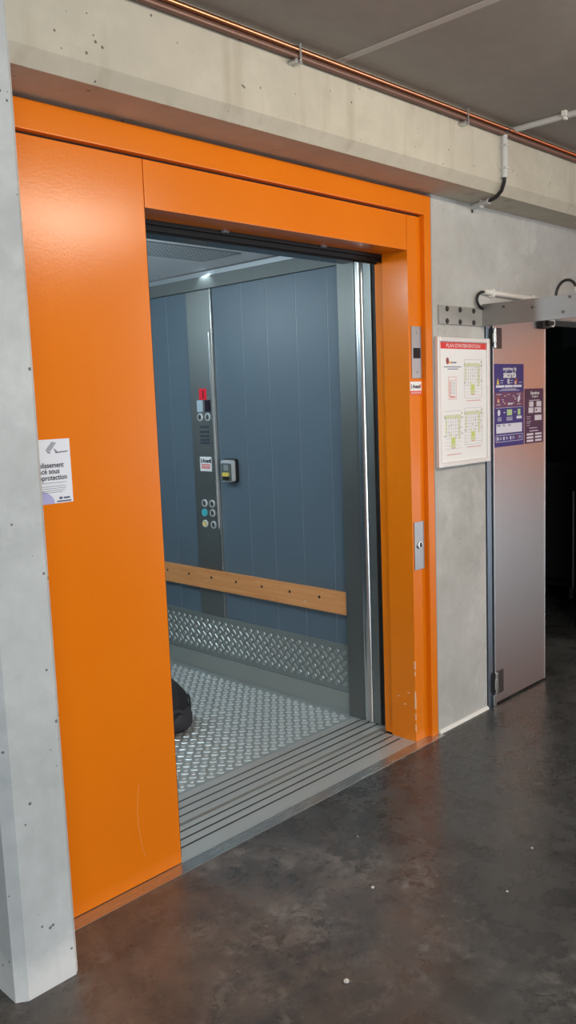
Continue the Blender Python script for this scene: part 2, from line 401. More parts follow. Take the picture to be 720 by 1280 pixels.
# ------------------------------------------------------------------ lift car
XC = 1.406
C = thing('lift_car', 'open goods lift with blue-grey walls and checker-plate floor', 'lift car', (.55, 1.35, 0))
def checker(u0, u1, v0, v1, p=.0354, L=.0165, w=.0062):
    cells = []; q = p/math.sqrt(2)
    nu = int((u1-u0)/q); nv = int((v1-v0)/q)
    for i in range(1, nu):
        for j in range(1, nv):
            if (i+j) % 2: continue
            cells.append((u0+i*q, v0+j*q, PI/4 if (j % 2 == 0) else -PI/4, L, w))
    return cells
fp = MB().box(-.26, XC, .405, 2.42, -.05, .0)
bumps = MB().quad_lozenges(checker(-.2, 1.385, .41, 2.40, .0365, .0178, .0098), (0, 0, 0), (1, 0, 0), (0, 1, 0), (0, 0, 1), .0026)
multi('floor_plate', [(fp, M['checker']), (bumps, M['worn'])], C)
cs = MB().prism(grooved(.222, .405, [.264, .312, .360], .0112, .014), 0, -.2, 1.40)
obj('car_sill', cs, M['sill'], C)
obj('sill_groove_shade', MB().box(-.2, 1.4, 0.2584, 0.2696, -.03, -.0025).box(-.2, 1.4, 0.3064, 0.3176, -.03, -.0025).box(-.2, 1.4, 0.3544, 0.3656, -.03, -.0025), M['black'], C)  # black strips painted in for the shade inside the car sill grooves
# right wall: vertical panels with thin metal joints
ys = [.40, .53, .731, .932, 1.112, 1.336]
for a, b in list(zip(ys[:-1], ys[1:])) + [(1.545, 1.728), (1.728, 1.93), (1.93, 2.13), (2.13, 2.42)]:
    obj('wall_panel', MB().box(XC, XC+.02, a+.0012, b-.0012, .30, 2.11, .001), M['blue'], C)
obj('wall_joint', MB().box(XC+.0012, XC+.03, .40, 2.42, .2, 2.2), simple('joint_metal', (.42, .45, .47), .4, .5), C)
obj('back_wall', MB().box(-.28, XC, 2.42, 2.44, 0, 2.2), M['blue'], C)
for k in range(5): pass
obj('left_wall', MB().box(-.28, -.26, .24, 2.44, 0, 2.2), M['blue'], C)
obj('front_return', MB().box(-.28, -.02, .40, .42, 0, 2.2), M['ss'], C)
obj('skirting', MB().box(XC-.010, XC+.03, .44, 2.42, 0, .0965, .0015), steel('skirting_steel', (.36, .38, .35), .42, 'y', .45), C)
obj('skirting_cap', MB().box(XC-.013, XC, .44, 2.42, .0965, .1015, .001), M['bright'], C)
kp = MB().box(XC-.006, XC+.03, .443, 2.42, .1015, .335, .001)
bumps = MB().quad_lozenges(checker(.455, 2.41, .112, .332, .0362, .0182, .0092), (XC-.006, 0, 0), (0, 1, 0), (0, 0, 1), (-1, 0, 0), .0036)
multi('kick_plate', [(kp, M['kick']), (bumps, M['kickworn'])], C)
# wooden bumper rail
hr = obj('bumper_rail', MB().box(XC-.026, XC, .425, 2.42, .488, .596, .0035), M['wood'], C)
tag(hr, 'worn orange-brown wooden rail')
XB = XC-.026
for y in (.615, .817, 1.019, 1.219, 1.420, 1.616, 1.812, 2.01):
    obj('screw_hole', MB().cyl((XB+.004, y, .556-.0), (XB-.0012, y, .556), .0075, 12), M['black'], hr)
wr_ = MB()
for y, z, a, b in [(.70, .515, .02, .010), (1.035, .575, .018, .007), (.60, .54, .010, .005), (1.45, .53, .012, .004), (.93, .50, .02, .004)]:
    tag(obj('worn_patch', MB().box(XB-.0005, XB+.001, y, y+a, z, z+b), M['woodlight'], hr), 'pale worn patch')
# cornice, ceiling, grille, downlight
obj('cornice', MB().box(XC-.024, XC+.03, .42, 2.42, 2.107, 2.172, .002).box(-.28, XC, 2.40, 2.44, 2.107, 2.172, .002), steel('cornice_steel', (.14, .15, .145), .5, 'y', .5), C)
obj('ceiling_panel', MB().box(-.26, XC-.035, .43, 2.40, 2.2, 2.22, .002), M['carceil'], C)
obj('ceiling_void', MB().box(-.29, XC+.04, .40, 2.45, 2.222, 2.26), M['black'], C)
g = MB(); gx0, gx1, gy0, gy1 = .30, 1.19, .86, 1.14
g.box(gx0, gx1, gy0, gy1, 2.1975, 2.2005)
obj('vent_grille', g, M['grille'], C)
gr = MB(); rr = random.Random(8)
for i in range(38):
    for j in range(12):
        gr.box(gx0+.012+i*.023, gx0+.026+i*.023, gy0+.010+j*.0222, gy0+.024+j*.0222, 2.1965, 2.1978)
vg = [c for c in C.children if c.name.startswith('vent_grille')][0]
obj('perforation', gr, simple('grille_lacquer', (.42, .46, .48), .4), vg)
for (dx, dy) in [(.05, .75), (.05, 2.1)]:
    dl = obj('downlight', MB().cyl((dx, dy, 2.2005), (dx, dy, 2.194), .034, 28, .038).cyl((dx, dy, 2.2005), (dx, dy, 2.1930), .040, 28), M['bright'], C)
    obj('lens', MB().cyl((dx, dy, 2.1935), (dx, dy, 2.1915), .026, 24), M['lamp'], dl)
obj('car_transom', MB().box(-.3, 1.44, .21, .40, 2.102, 2.32).box(-.3, 1.41, .40, .432, 2.118, 2.26), simple('dark_transom', (.03, .034, .038), .25, .5), C)
# steel jamb of the car and the stacked sliding door leaves beside it
pf = [(1.372, .436), (1.372, .345), (1.374, .340), (1.44, .340), (1.44, .436)]
obj('car_jamb', MB().prism(pf, 2, 0.001, 2.135), steel('jamb_steel', (.19, .195, .185), .38, 'z', .75), C)
def bull(x, y0, y1, n=10):
    p = []
    for k in range(n+1):
        a = PI/2*2*k/n
        p.append((x + (1-math.sin(a))*.016, y0 + (y1-y0)*(.5-.5*math.cos(a))))
    return p + [(1.44, y1), (1.44, y0)]
obj('door_edge', MB().prism(bull(1.358, .284, .336), 2, .004, 2.12), M['bright'], C)
obj('sliding_leaf', MB().box(1.364, 1.44, .238, .280, .004, 2.12, .003), M['ssdark'], C)
obj('door_gap_dark', MB().box(1.372, 1.44, .190, .237, .002, 2.12), M['black'], C)  # black fill stands in for the dark gap beside the leaves

# control column
cp = obj('control_panel', MB().box(XC-.007, XC+.02, 1.3365, 1.5445, .338, 2.106, .0015), M['ssdark'], C)
obj('edge_strip', MB().box(XC-.012, XC, 1.338, 1.343, .338, 2.106, .001), M['bright'], C)
tag(obj('channel', MB().box(XC-.017, XC-.006, 1.356, 1.366, .832, 1.885, .002), M['bright'], cp), 'slim polished vertical strip')
XF = XC-.007
def cb(y0, y1, z0, z1, d=.004, bev=.001): return MB().box(XF-d, XF+.001, y0, y1, z0, z1, bev)
ds = obj('display', cb(1.410, 1.466, 1.530, 1.590, .004), M['redled'], cp)
obj('digit', text_mb(MB(), '1', .058, (XF-.0048, 1.446, 1.540), 'car', bold=.002), M['black'], cp)
tag(obj('notice', cb(1.444, 1.492, 1.466, 1.528, .002), simple('pale_blue_plate', (.45, .56, .62), .4), cp), 'pale blue square plate')
tag(obj('notice', cb(1.380, 1.425, 1.466, 1.528, .003), simple('dark_plum_plate', (.02, .008, .018), .3), cp), 'black square plate')
def button(y, z, face, label=None, mark=True):
    b = MB(); R = .021
    ring = []
    n = 24
    for rad, x in ((R, XF), (R, XF-.006), (R-.002, XF-.0075), (R-.0065, XF-.0075), (R-.007, XF-.004)):
        ring.append([(x, y + rad*math.cos(2*PI*k/n), z + rad*math.sin(2*PI*k/n)) for k in range(n)])
    vs = [v for r_ in ring for v in r_]; fs = []
    for i in range(len(ring)-1):
        for k in range(n): fs.append((i*n+k, i*n+(k+1) % n, (i+1)*n+(k+1) % n, (i+1)*n+k))
    b.add(vs, fs)
    o = obj('button', b, M['ring'] if face != 'teal' else M[face], cp)
    if label: tag(o, label)
    f2 = obj('button_face', MB().cyl((XF, y, z), (XF-.0055, y, z), R-.0065, 20, bev=.001), M['face' if face == 'grey' else face], cp)
    return o
for y, z, f, lb in [(1.468, 1.437, 'grey', None), (1.404, 1.437, 'grey', None), (1.466, .966, 'grey', None), (1.402, .966, 'grey', None),
                (1.470, .914, 'teal', 'lit teal button'), (1.402, .915, 'grey', None), (1.469, .852, 'yellowb', 'yellow alarm button'), (1.398, .850, 'grey', None)]:
    button(y, z, f, lb)
dp = MB()
for z in (1.385, 1.358, 1.335, 1.315, 1.298): dp.box(XF-.0012, XF, 1.402, 1.478, z-.007, z+.005)
obj('data_plate', dp, simple('etched_dark', (.035, .05, .06), .5), cp)
st = obj('sticker', MB().box(XF-.0014, XF, 1.393, 1.489, 1.143, 1.222), M['paper'], cp)
lt = MB(); text_mb(lt, 'Avent', .030, (XF-.002, 1.468, 1.190), 'car', bold=.0012); lt.box(XF-.0022, XF-.0012, 1.474, 1.480, 1.188, 1.212)
lt.box(XF-.0022, XF-.0012, 1.399, 1.408, 1.190, 1.210)
obj('lettering', lt, M['ink'], cp)
rl = MB()
for z in (1.178, 1.168, 1.160): rl.box(XF-.0022, XF-.0012, 1.405, 1.478, z-.002, z+.003)
obj('red_line', rl, M['red'], cp)

# intercom box on the car wall
IC = thing('intercom_box', 'small silver intercom box with yellow button on the blue lift wall', 'intercom', (XC-.02, 1.235, 1.10))
YI = 1.2275; ZI = 1.143
sh = MB()
def rrect(y0, y1, z0, z1, r, n=6):
    p = []
    for cy_, cz_, a0 in ((y1-r, z1-r, 0), (y0+r, z1-r, PI/2), (y0+r, z0+r, PI), (y1-r, z0+r, 3*PI/2)):
        for k in range(n+1): p.append((cy_ + r*math.cos(a0+PI/2*k/n), cz_ + r*math.sin(a0+PI/2*k/n)))
    return p
obj('back_shell', MB().prism(rrect(1.184, 1.283, 1.090, 1.216, .016), 0, XC-.020, XC), M['black'], IC)
obj('body', MB().prism(rrect(1.190, 1.277, 1.096, 1.210, .014), 0, XC-.044, XC-.020), simple('silver_plastic', (.62, .65, .66), .35, .3), IC)
obj('front_plate', MB().prism(rrect(1.194, 1.273, 1.100, 1.194, .008), 0, XC-.0465, XC-.044), simple('olive_grey_plate', (.10, .12, .115), .5), IC)
obj('speaker', MB().box(XC-.0485, XC-.046, 1.215, 1.250, 1.156, 1.186, .003).box(XC-.0495, XC-.048, 1.227, 1.239, 1.164, 1.178, .002), M['grey'], IC)
obj('call_button', MB().prism(rrect(1.211, 1.254, 1.126, 1.146, .004), 0, XC-.058, XC-.046), M['yellowb'], IC)
obj('button_well', MB().prism(rrect(1.211, 1.254, 1.106, 1.127, .008), 0, XC-.054, XC-.046), M['black'], IC)

# black bag on the lift floor
B = thing('holdall_bag', 'bulging black fabric bag on the lift floor behind the orange panel', 'bag', (.645, 1.085, .0024))
def blob(cx, cy, z0, rx, ry, h, n=36, m=20, e=1.0, lump=.0, seed=1):
    rg = random.Random(seed); ph = [rg.uniform(0, 6.3) for _ in range(8)]
    mb = MB(); vs = []; fs = []
    for j in range(m+1):
        t = j/m
        z = z0 + h*t
        k = max(0.0, 1 - abs((t-.36)/(.64 if t > .36 else .36))**2.3)**(.5)
        if t <= .36: k = .78 + .22*k if j > 0 else .74
        for i in range(n):
            a = 2*PI*i/n
            w = 1 + lump*(math.sin(3*a+ph[0]+5*t) + .6*math.sin(7*a+ph[1]-9*t) + .5*math.sin(5*a+14*t+ph[2]))
            vs.append((cx + rx*k*w*math.cos(a), cy + ry*k*w*math.sin(a), z))
    for j in range(m):
        for i in range(n): fs.append((j*n+i, j*n+(i+1) % n, (j+1)*n+(i+1) % n, (j+1)*n+i))
    fs.append(tuple(range(n))[::-1]); fs.append(tuple(m*n+i for i in range(n)))
    return mb.add(vs, fs)
obj('bag_body', blob(.645, 1.085, .0024, .20, .22, .26, lump=.018, seed=3), M['bag'], B, smooth=80)
zp = MB()
for i in range(60):
    a = -1.75 + 1.9*i/59; 
    p = Vector((.645+.209*math.cos(a), 1.085+.229*math.sin(a), .10+.03*math.sin(i*.2)))
    zp.box(p.x-.004, p.x+.004, p.y-.004, p.y+.004, p.z-.007, p.z+.007, .001, 1)
obj('zip', zp, M['bagtrim'], B)
obj('side_pocket', blob(.70, .99, .012, .12, .13, .135, lump=.02, seed=5), M['bagtrim'], B, smooth=80)

# ------------------------------------------------------------------ fittings on the surround
D = thing('call_indicator', 'tall brushed plate with a black square screen high on the orange jamb', 'indicator plate', (1.36, 0, 1.582))
obj('face_plate', MB().box(1.325, 1.394, -.004, 0, 1.582, 1.796, .0012), M['alu'], D)
obj('screen', MB().box(1.3365, 1.3835, -.0062, -.003, 1.664, 1.707, .001), M['blackgloss'], D)
for z in (1.770, 1.606): obj('screw', MB().cyl((1.360, -.003, z), (1.360, -.0058, z), .0042, 12, bev=.0008), M['grey'], D)
K = thing('key_switch', 'narrow steel plate with a key lock at waist height on the orange jamb', 'key switch', (1.355, 0, .766))
obj('face_plate', MB().box(1.3205, 1.3915, -.004, 0, .766, .974, .0012), M['alu'], K)
lk = obj('lock', MB().cyl((1.354, -.003, .873), (1.354, -.011, .873), .0155, 24, bev=.002), M['bright'], K)
obj('keyway', MB().box(1.349, 1.362, -.0125, -.0105, .863, .884, .001), M['black'], lk)
A = thing('service_sticker', 'small white and red sticker below the indicator plate on the orange jamb', 'sticker', (1.35, 0, 1.513))
obj('backing', MB().box(1.3145, 1.394, -.0008, 0, 1.530, 1.568), M['paper'], A)
obj('red_band', MB().box(1.3145, 1.394, -.0008, 0, 1.513, 1.530), M['red'], A)
l1 = MB(); text_mb(l1, 'Avent', .022, (1.330, -.0014, 1.5405), bold=.0008); l1.box(1.320, 1.3235, -.0014, -.0008, 1.538, 1.558)
obj('lettering', l1, M['ink'], A)
l2 = MB().box(1.3815, 1.3905, -.0014, -.0008, 1.542, 1.557)
obj('logo_block', l2, M['pink'], A)
l3 = MB(); text_mb(l3, '05 65 33 71 15', .0125, (1.3543, -.0014, 1.517), align='CENTER', sx=.9, bold=.0004)
l3 = MB()
for i in range(5): l3.box(1.320+i*.0148, 1.330+i*.0148, -.0014, -.0008, 1.517, 1.526)
obj('number_line', l3, simple('pale_pink', (.85, .5, .45), .6), A)

Vn = thing('camera_notice', 'white video protection notice stuck on the orange panel beside the pier', 'notice', (-.378, 0, 1.246))
PR = []
nx0, nx1, nz0, nz1 = -.442, -.3135, 1.2455, 1.4265
obj('sheet', MB().box(nx0, nx1, -.0009, 0, nz0, nz1), simple('cool_white_paper', (.76, .80, .88), .5), Vn)
yl = -.0015
tx = MB()
for s, z in (('Établissement', 1.3475), ('placé sous', 1.3300), ('vidéoprotection', 1.3125)):
    pass
text_mb(tx, 'Établissement', .0205, (-.3375, yl, 1.3475), align='RIGHT', bold=.0004, sx=.88)
text_mb(tx, 'placé sous', .0205, (-.3515, yl, 1.3305), align='RIGHT', bold=.0004, sx=.92)
text_mb(tx, 'vidéoprotection', .0205, (-.3285, yl, 1.3125), align='RIGHT', bold=.0004, sx=.90)
obj('lettering', tx, M['ink'], Vn)
sm = MB()
for z, a, b in [(1.3045, -.43, -.330), (1.2945, -.43, -.336), (1.2885, -.43, -.334), (1.2825, -.43, -.338), (1.2775, -.425, -.345)]:
    sm.box(a, b, yl, yl+.0006, z-.0006, z+.0007)
PR.append((sm, M['greyink']))
# drawn camera: slanted housing, lens, bracket and wall arm
def flat(mb, pts, y=yl):
    n = len(pts); return mb.add([(x, y, z) for x, z in pts] + [(x, y+.0006, z) for x, z in pts],
        [tuple(range(n)), tuple(range(n, 2*n))[::-1]] + [(i, n+i, n+(i+1) % n, (i+1) % n) for i in range(n)])
cm = MB(); flat(cm, [(-.391, 1.3975), (-.370, 1.420), (-.356, 1.4165), (-.377, 1.392)])
PR.append((cm, simple('mid_grey_print', (.36, .38, .44), .6)))
cd = MB(); flat(cd, [(-.391, 1.3965), (-.378, 1.391), (-.375, 1.3865), (-.384, 1.3885)]); flat(cd, [(-.366, 1.402), (-.361, 1.398), (-.352, 1.389), (-.360, 1.389)])
flat(cd, [(-.360, 1.3905), (-.3215, 1.3925), (-.3215, 1.3890), (-.360, 1.3868)]); flat(cd, [(-.441, 1.3875), (-.412, 1.3885), (-.416, 1.380), (-.441, 1.378)])
PR.append((cd, M['greyink']))
ci = MB(); flat(ci, [(-.425+.052*math.cos(a), 1.246+.038*math.sin(a)) for a in [PI*k/16 for k in range(17)]])
PR.append((ci, M['lilac']))
lg = MB(); flat(lg, [(-.353+.0055*math.cos(a), 1.2597+.004*math.sin(a)) for a in [2*PI*k/14 for k in range(14)]]); lg.box(-.344, -.324, yl, yl+.0006, 1.257, 1.262); lg.box(-.366, -.320, yl, yl+.0006, 1.2485, 1.2525)
PR.append((lg, simple('slate_print', (.10, .12, .2), .5)))
multi('print', PR, Vn)

# ------------------------------------------------------------------ framed intervention plan
F = thing('framed_plan', 'white intervention plan with red heading in an aluminium snap frame', 'framed plan', (1.66, -.03, 1.195))
PR = []
fx0, fx1, fz0, fz1 = 1.458, 1.872, 1.195, 1.755; fy = -.043
fr = MB(); w = .021
def bar(x0, x1, z0, z1): fr.box(x0, x1, fy, -.021, z0, z1, .005, 3)
bar(fx0, fx0+w, fz0, fz1); bar(fx1-w, fx1, fz0, fz1); bar(fx0+w, fx1-w, fz1-w, fz1); bar(fx0+w, fx1-w, fz0, fz0+w)
obj('frame', fr, steel('frame_aluminium', (.74, .73, .71), .40, 'z', .3), F)
obj('sheet', MB().box(fx0+.015, fx1-.015, -.034, -.0215, fz0+.015, fz1-.015), M['paper'], F)
py = -.0346
obj('heading_band', MB().box(1.481, 1.850, py, -.0335, 1.705, 1.7325), M['red'], F)
hl = MB(); text_mb(hl, "PLAN D'INTERVENTION", .0225, (1.666, py-.0006, 1.711), align='CENTER', sx=1.12)
obj('heading', hl, M['white'], F)
def fb(mb, x0, x1, z0, z1): return mb.box(x0, x1, py, -.0335, z0, z1)
blk = MB(); tx = MB()
flat(blk, [(1.540+.011*math.cos(a), 1.653+.015*math.sin(a)) for a in [2*PI*k/14 for k in range(14)]], py)
PR.append((blk, simple('maroon_print', (.30, .06, .06), .5)))
lo = MB(); fb(lo, 1.551, 1.572, 1.642, 1.650); PR.append((lo, simple('amber_print', (.8, .4, .08), .5)))
bl = MB(); fb(bl, 1.573, 1.608, 1.643, 1.649)
fb(bl, 1.512, 1.645, 1.6255, 1.6295); fb(bl, 1.540, 1.622, 1.6165, 1.6205)
PR.append((bl, simple('slate_blue_print', (.16, .20, .30), .5)))
lg = MB()
for (x0, x1, z0, z1) in [(1.545, 1.547, 1.487, 1.585), (1.604, 1.606, 1.487, 1.585), (1.545, 1.606, 1.5835, 1.5855), (1.545, 1.606, 1.487, 1.489), (1.545, 1.606, 1.570, 1.572), (1.5625, 1.564, 1.489, 1.570)]: fb(lg, x0, x1, z0, z1)
for i in range(9): fb(lg, 1.549, 1.561, 1.560-i*.0072, 1.564-i*.0072)
fb(lg, 1.556, 1.597, 1.494, 1.502)
PR.append((lg, M['pink']))
lt = MB()
for i in range(8): fb(lt, 1.568, 1.599, 1.5605-i*.0072, 1.5625-i*.0072)
PR.append((lt, M['line']))
def plan(x0, x1, z0, z1, seed, open_=False):
    r = random.Random(seed); ln = MB(); gm = MB(); lm = MB(); dk = MB(); rd = MB()
    W_, H_ = x1-x0, z1-z0; t = .0012
    fb = lambda m, a, b, c, d: m.box(a, b, {id(gm): -.0344, id(ln): -.0347, id(lm): -.0350, id(dk): -.0353, id(rd): -.0353}[id(m)], -.0335, c, d)
    fb(ln, x0, x1, z1-t, z1)
    if not open_:
        fb(ln, x0, x0+t, z0, z1); fb(ln, x1-t, x1, z0, z1); fb(ln, x0, x1, z0, z0+t)
    for i in range(11):
        z = z1 - H_*(.10+.082*i); fb(ln, x0+.004, x1-(.0 if i % 3 else .02), z-.0005, z+.0005)
    for i in range(7):
        x = x0 + W_*(.1+.13*i); fb(ln, x, x+.0008, z0+H_*.35, z1-H_*.12)
    fb(gm, x0+.005, x1-.008, z1-H_*.17, z1-H_*.105)
    fb(gm, x0+W_*.78, x0+W_*.86, z0+H_*.30, z1-H_*.18)
    fb(gm, x0+W_*.05, x0+W_*.12, z0+H_*.45, z1-H_*.2)
    fb(gm, x0+W_*.34, x0+W_*.60, z0+H_*.10, z0+H_*.36)
    fb(lm, x0+W_*.40, x0+W_*.55, z0+H_*.20, z0+H_*.345); fb(lm, x0+W_*.32, x0+W_*.38, z0+H_*.38, z0+H_*.42)
    for i in range(9):
        x = x0+W_*r.uniform(.02, .95); z = z0+H_*r.uniform(.3, .9); fb(dk, x, x+.004, z, z+.004)
    for u, v in ((.0, .84), (.97, .92), (.0, .38), (.99, .82), (.98, .42)): fb(dk, x0+W_*u-.002, x0+W_*u+.004, z0+H_*v, z0+H_*v+.006)
    fb(rd, x0+W_*.40, x0+W_*.45, z0+H_*.08, z0+H_*.11); fb(rd, x0+W_*.50, x0+W_*.55, z0+H_*.08, z0+H_*.11)
    fb(rd, x0+W_*.12, x0+W_*.92, z0-.0125, z0-.0095)
    multi('floor_plan', [(ln, M['line']), (gm, M['green']), (lm, M['dgreen']), (dk, M['olive']), (rd, M['pink'])], F)
plan(1.670, 1.812, 1.490, 1.660, 1); plan(1.670, 1.812, 1.283, 1.447, 2); plan(1.512, 1.650, 1.258, 1.437, 3, True)
multi('print', PR, F)

# ------------------------------------------------------------------ steel door leaf in the doorway
DO = thing('door_1', 'narrow brushed steel door leaf with two dark posters beside the dark doorway', 'door', (1.9, -.02, 0), kind='structure')
obj('leaf', MB().box(1.9135, 2.408, -.0315, .012, .010, 1.862, .0025), M['door'], DO)
obj('edge_strip', MB().box(2.4015, 2.4095, -.0335, .014, .010, 1.862, .001).box(1.9125, 1.9185, -.0335, .0, .010, 1.862, .001), steel('edge_steel', (.66, .66, .66), .35), DO)
obj('frame_post', MB().box(1.866, 1.904, -.026, .16, 0, 1.868, .003), steel('blue_steel', (.22, .26, .31), .35), DO)
obj('frame_head', MB().box(1.866, 3.3, -.026, .16, 1.868, 1.905, .003), M['galv'], DO)
for z0, z1 in ((1.712, 1.806), (.056, .170)):
    h = obj('hinge', MB().box(1.922, 1.984, -.0385, -.031, z0, z1, .003).box(1.893, 1.912, -.032, -.02, z0+.01, z1-.01, .002), simple('dark_hinge', (.03, .026, .026), .4), DO)
    k = (z1-z0)
    obj('knuckle', MB().cyl((1.913, -.041, z0+.002), (1.913, -.041, z0+k*.27), .0085, 18, bev=.001).cyl((1.913, -.041, z0+k*.73), (1.913, -.041, z1-.002), .0085, 18, bev=.001)
        .cyl((1.909, -.042, z0+k*.28), (1.909, -.042, z0+k*.72), .0105, 18, bev=.001), M['bright'], h)
obj('foot_pin', MB().cyl((1.906, -.034, .001), (1.906, -.034, .056), .010, 16, bev=.001), M['bright'], DO)
ro = obj('roller_bracket', MB().box(2.335, 2.395, -.060, -.030, 1.815, 1.868, .003).cyl((2.365, -.06, 1.84), (2.41, -.07, 1.84), .012, 14), M['black'], DO)
obj('roller', MB().cyl((2.412, -.052, 1.842), (2.412, -.074, 1.842), .0215, 28, bev=.003).cyl((2.412, -.073, 1.842), (2.412, -.078, 1.842), .006, 12), simple('nylon_roller', (.52, .52, .47), .5), ro)

def dbox(mb, x0, x1, z0, z1, y=-.0331): return mb.box(x0, x1, y, y+.0007, z0, z1)
# blue poster
P1 = thing('safety_poster', 'taller violet safety instructions poster on the steel door', 'poster', (2.05, -.0318, 1.254))
PR = []
px0, px1, pz0, pz1 = 1.921, 2.193, 1.254, 1.642
obj('sheet', MB().box(px0, px1, -.0326, -.0314, pz0, pz1), M['navy'], P1)
bd = MB(); dbox(bd, px0+.002, px1-.002, 1.440, 1.510, -.0329)
PR.append((bd, M['plumband']))
tw = MB(); cxp = (px0+px1)/2 + .004
text_mb(tw, 'consignes de', .024, (cxp, -.0334, 1.612), align='CENTER', bold=.0005)
text_mb(tw, 'sécurité', .046, (cxp, -.0334, 1.578), align='CENTER', bold=.0016, sx=.78)
obj('title', tw, M['white'], P1)
wb = MB()
for x0, x1 in ((1.938, 2.010), (2.016, 2.088), (2.094, 2.172)): dbox(wb, x0, x1, 1.532, 1.543)
dbox(wb, 2.042, 2.058, 1.548, 1.572); dbox(wb, 2.038, 2.048, 1.556, 1.564); dbox(wb, 2.052, 2.062, 1.548, 1.556)
for x0, x1, z in ((1.975, 2.005, 1.565), (1.978, 2.0, 1.554), (2.068, 2.09, 1.565), (2.07, 2.088, 1.554), (2.148, 2.175, 1.555), (1.985, 2.12, 1.5245), (1.965, 2.15, 1.518), (1.940, 1.985, 1.500), (2.125, 2.165, 1.500), (1.94, 1.978, 1.452), (2.13, 2.165, 1.452)):
    dbox(wb, x0, x1, z-.0012, z+.0012)
# ring of arrows
for k in range(16):
    if k % 4 == 3: continue
    a = 2*PI*k/16; c = (2.055+.058*math.cos(a), 1.475+.024*math.sin(a)); dbox(wb, c[0]-.006, c[0]+.006, c[1]-.0016, c[1]+.0016)
dbox(wb, 2.044, 2.064, 1.449, 1.460); dbox(wb, 2.068, 2.086, 1.450, 1.459); dbox(wb, 2.135, 2.150, 1.462, 1.486); dbox(wb, 2.146, 2.158, 1.470, 1.494)
dbox(wb, 1.935, 2.18, 1.4365, 1.438)
for z in (1.384, 1.391, 1.378): dbox(wb, 1.95, 1.985, z-.0012, z+.0012); dbox(wb, 2.03, 2.085, z-.0012, z+.0012)
dbox(wb, 2.125, 2.172, 1.3815, 1.395); dbox(wb, 2.005, 2.018, 1.4125, 1.4165); dbox(wb, 2.102, 2.115, 1.4125, 1.4165)
dbox(wb, 1.938, 2.175, 1.318, 1.362)
for x0, x1, z0, z1 in ((1.934, 2.180, 1.3075, 1.3095), (1.934, 2.180, 1.2765, 1.2785), (1.934, 1.936, 1.2765, 1.3095), (2.178, 2.180, 1.2765, 1.3095)): dbox(wb, x0, x1, z0, z1)
for x in (1.945, 2.0, 2.062): dbox(wb, x, x+.011, 1.285, 1.301)
for x in (1.965, 2.022, 2.083, 2.143):
    for z in (1.288, 1.293, 1.298): dbox(wb, x, x+.022, z-.0008, z+.0008)
flat(wb, [(1.962+.012*math.cos(a), 1.4145+.015*math.sin(a)) for a in [2*PI*k/14 for k in range(14)]], -.0331)
PR.append((wb, simple('soft_white_print', (.72, .72, .82), .5)))
yb = MB(); flat(yb, [(1.943, 1.547), (1.966, 1.547), (1.956, 1.574), (1.953, 1.574)], -.0331)
PR.append((yb, M['yellow']))
gb = MB(); dbox(gb, 2.035, 2.082, 1.400, 1.428); dbox(gb, 2.135, 2.160, 1.400, 1.428)
PR.append((gb, simple('leaf_green_print', (.45, .62, .30), .5)))
rb = MB(); dbox(rb, 2.108, 2.135, 1.550, 1.574); dbox(rb, 1.945, 1.970, 1.462, 1.492); dbox(rb, 2.022, 2.036, 1.450, 1.462); dbox(rb, 2.022, 2.035, 1.492, 1.502); dbox(rb, 2.122, 2.134, 1.286, 1.300)
PR.append((rb, simple('dark_red_print', (.28, .05, .06), .5)))
sb = MB(); dbox(sb, 2.106, 2.122, 1.546, 1.562, -.0333); dbox(sb, 1.951, 1.964, 1.462, 1.478, -.0333)
PR.append((sb, simple('buff_print', (.7, .5, .32), .5)))
tl = MB(); text_mb(tl, 'NOM', .012, (1.944, -.0336, 1.350), bold=.0003); text_mb(tl, 'TÉL.', .012, (1.995, -.0336, 1.350), bold=.0003); text_mb(tl, 'LIEU', .012, (2.045, -.0336, 1.350), bold=.0003)
obj('lettering', tl, M['ink'], P1)
multi('print', PR, P1)

# smaller poster
P2 = thing('numbers_poster', 'shorter plum emergency numbers poster beside the violet poster on the steel door', 'poster', (2.295, -.0318, 1.254))
PR = []
qx0, qx1 = 2.203, 2.388
obj('sheet', MB().box(qx0, qx1, -.0326, -.0314, 1.254, 1.523), M['plum'], P2)
tw = MB(); text_mb(tw, 'Numéros', .023, (2.302, -.0333, 1.494), align='CENTER', bold=.0006); text_mb(tw, "d'urgence", .016, (2.302, -.0333, 1.480), align='CENTER', bold=.0002)
obj('title', tw, M['white'], P2)
wb = MB()
dbox(wb, 2.245, 2.35, 1.464, 1.467)
for x0, x1, z0, z1 in ((2.246, 2.288, 1.434, 1.460), (2.318, 2.366, 1.434, 1.460), (2.240, 2.288, 1.404, 1.430), (2.300, 2.366, 1.404, 1.430), (2.300, 2.370, 1.366, 1.392)): dbox(wb, x0, x1, z0, z1)
for z in (1.386, 1.376, 1.364, 1.355, 1.343): dbox(wb, 2.222, 2.222+random.uniform(.03, .07), z-.001, z+.001)
dbox(wb, 2.245, 2.325, 1.328, 1.331); dbox(wb, 2.250, 2.335, 1.313, 1.317)
for i in range(3):
    for j in range(2): dbox(wb, 2.222+j*.083, 2.286+j*.083, 1.294-i*.016, 1.304-i*.016)
PR.append((wb, simple('pale_pink_print', (.74, .68, .76), .5)))
db = MB(); dbox(db, 2.232, 2.246, 1.434, 1.460); dbox(db, 2.303, 2.318, 1.436, 1.458); dbox(db, 2.310, 2.322, 1.412, 1.422, -.0334)
PR.append((db, simple('dark_brown_print', (.12, .06, .05), .5)))
multi('print', PR, P2)

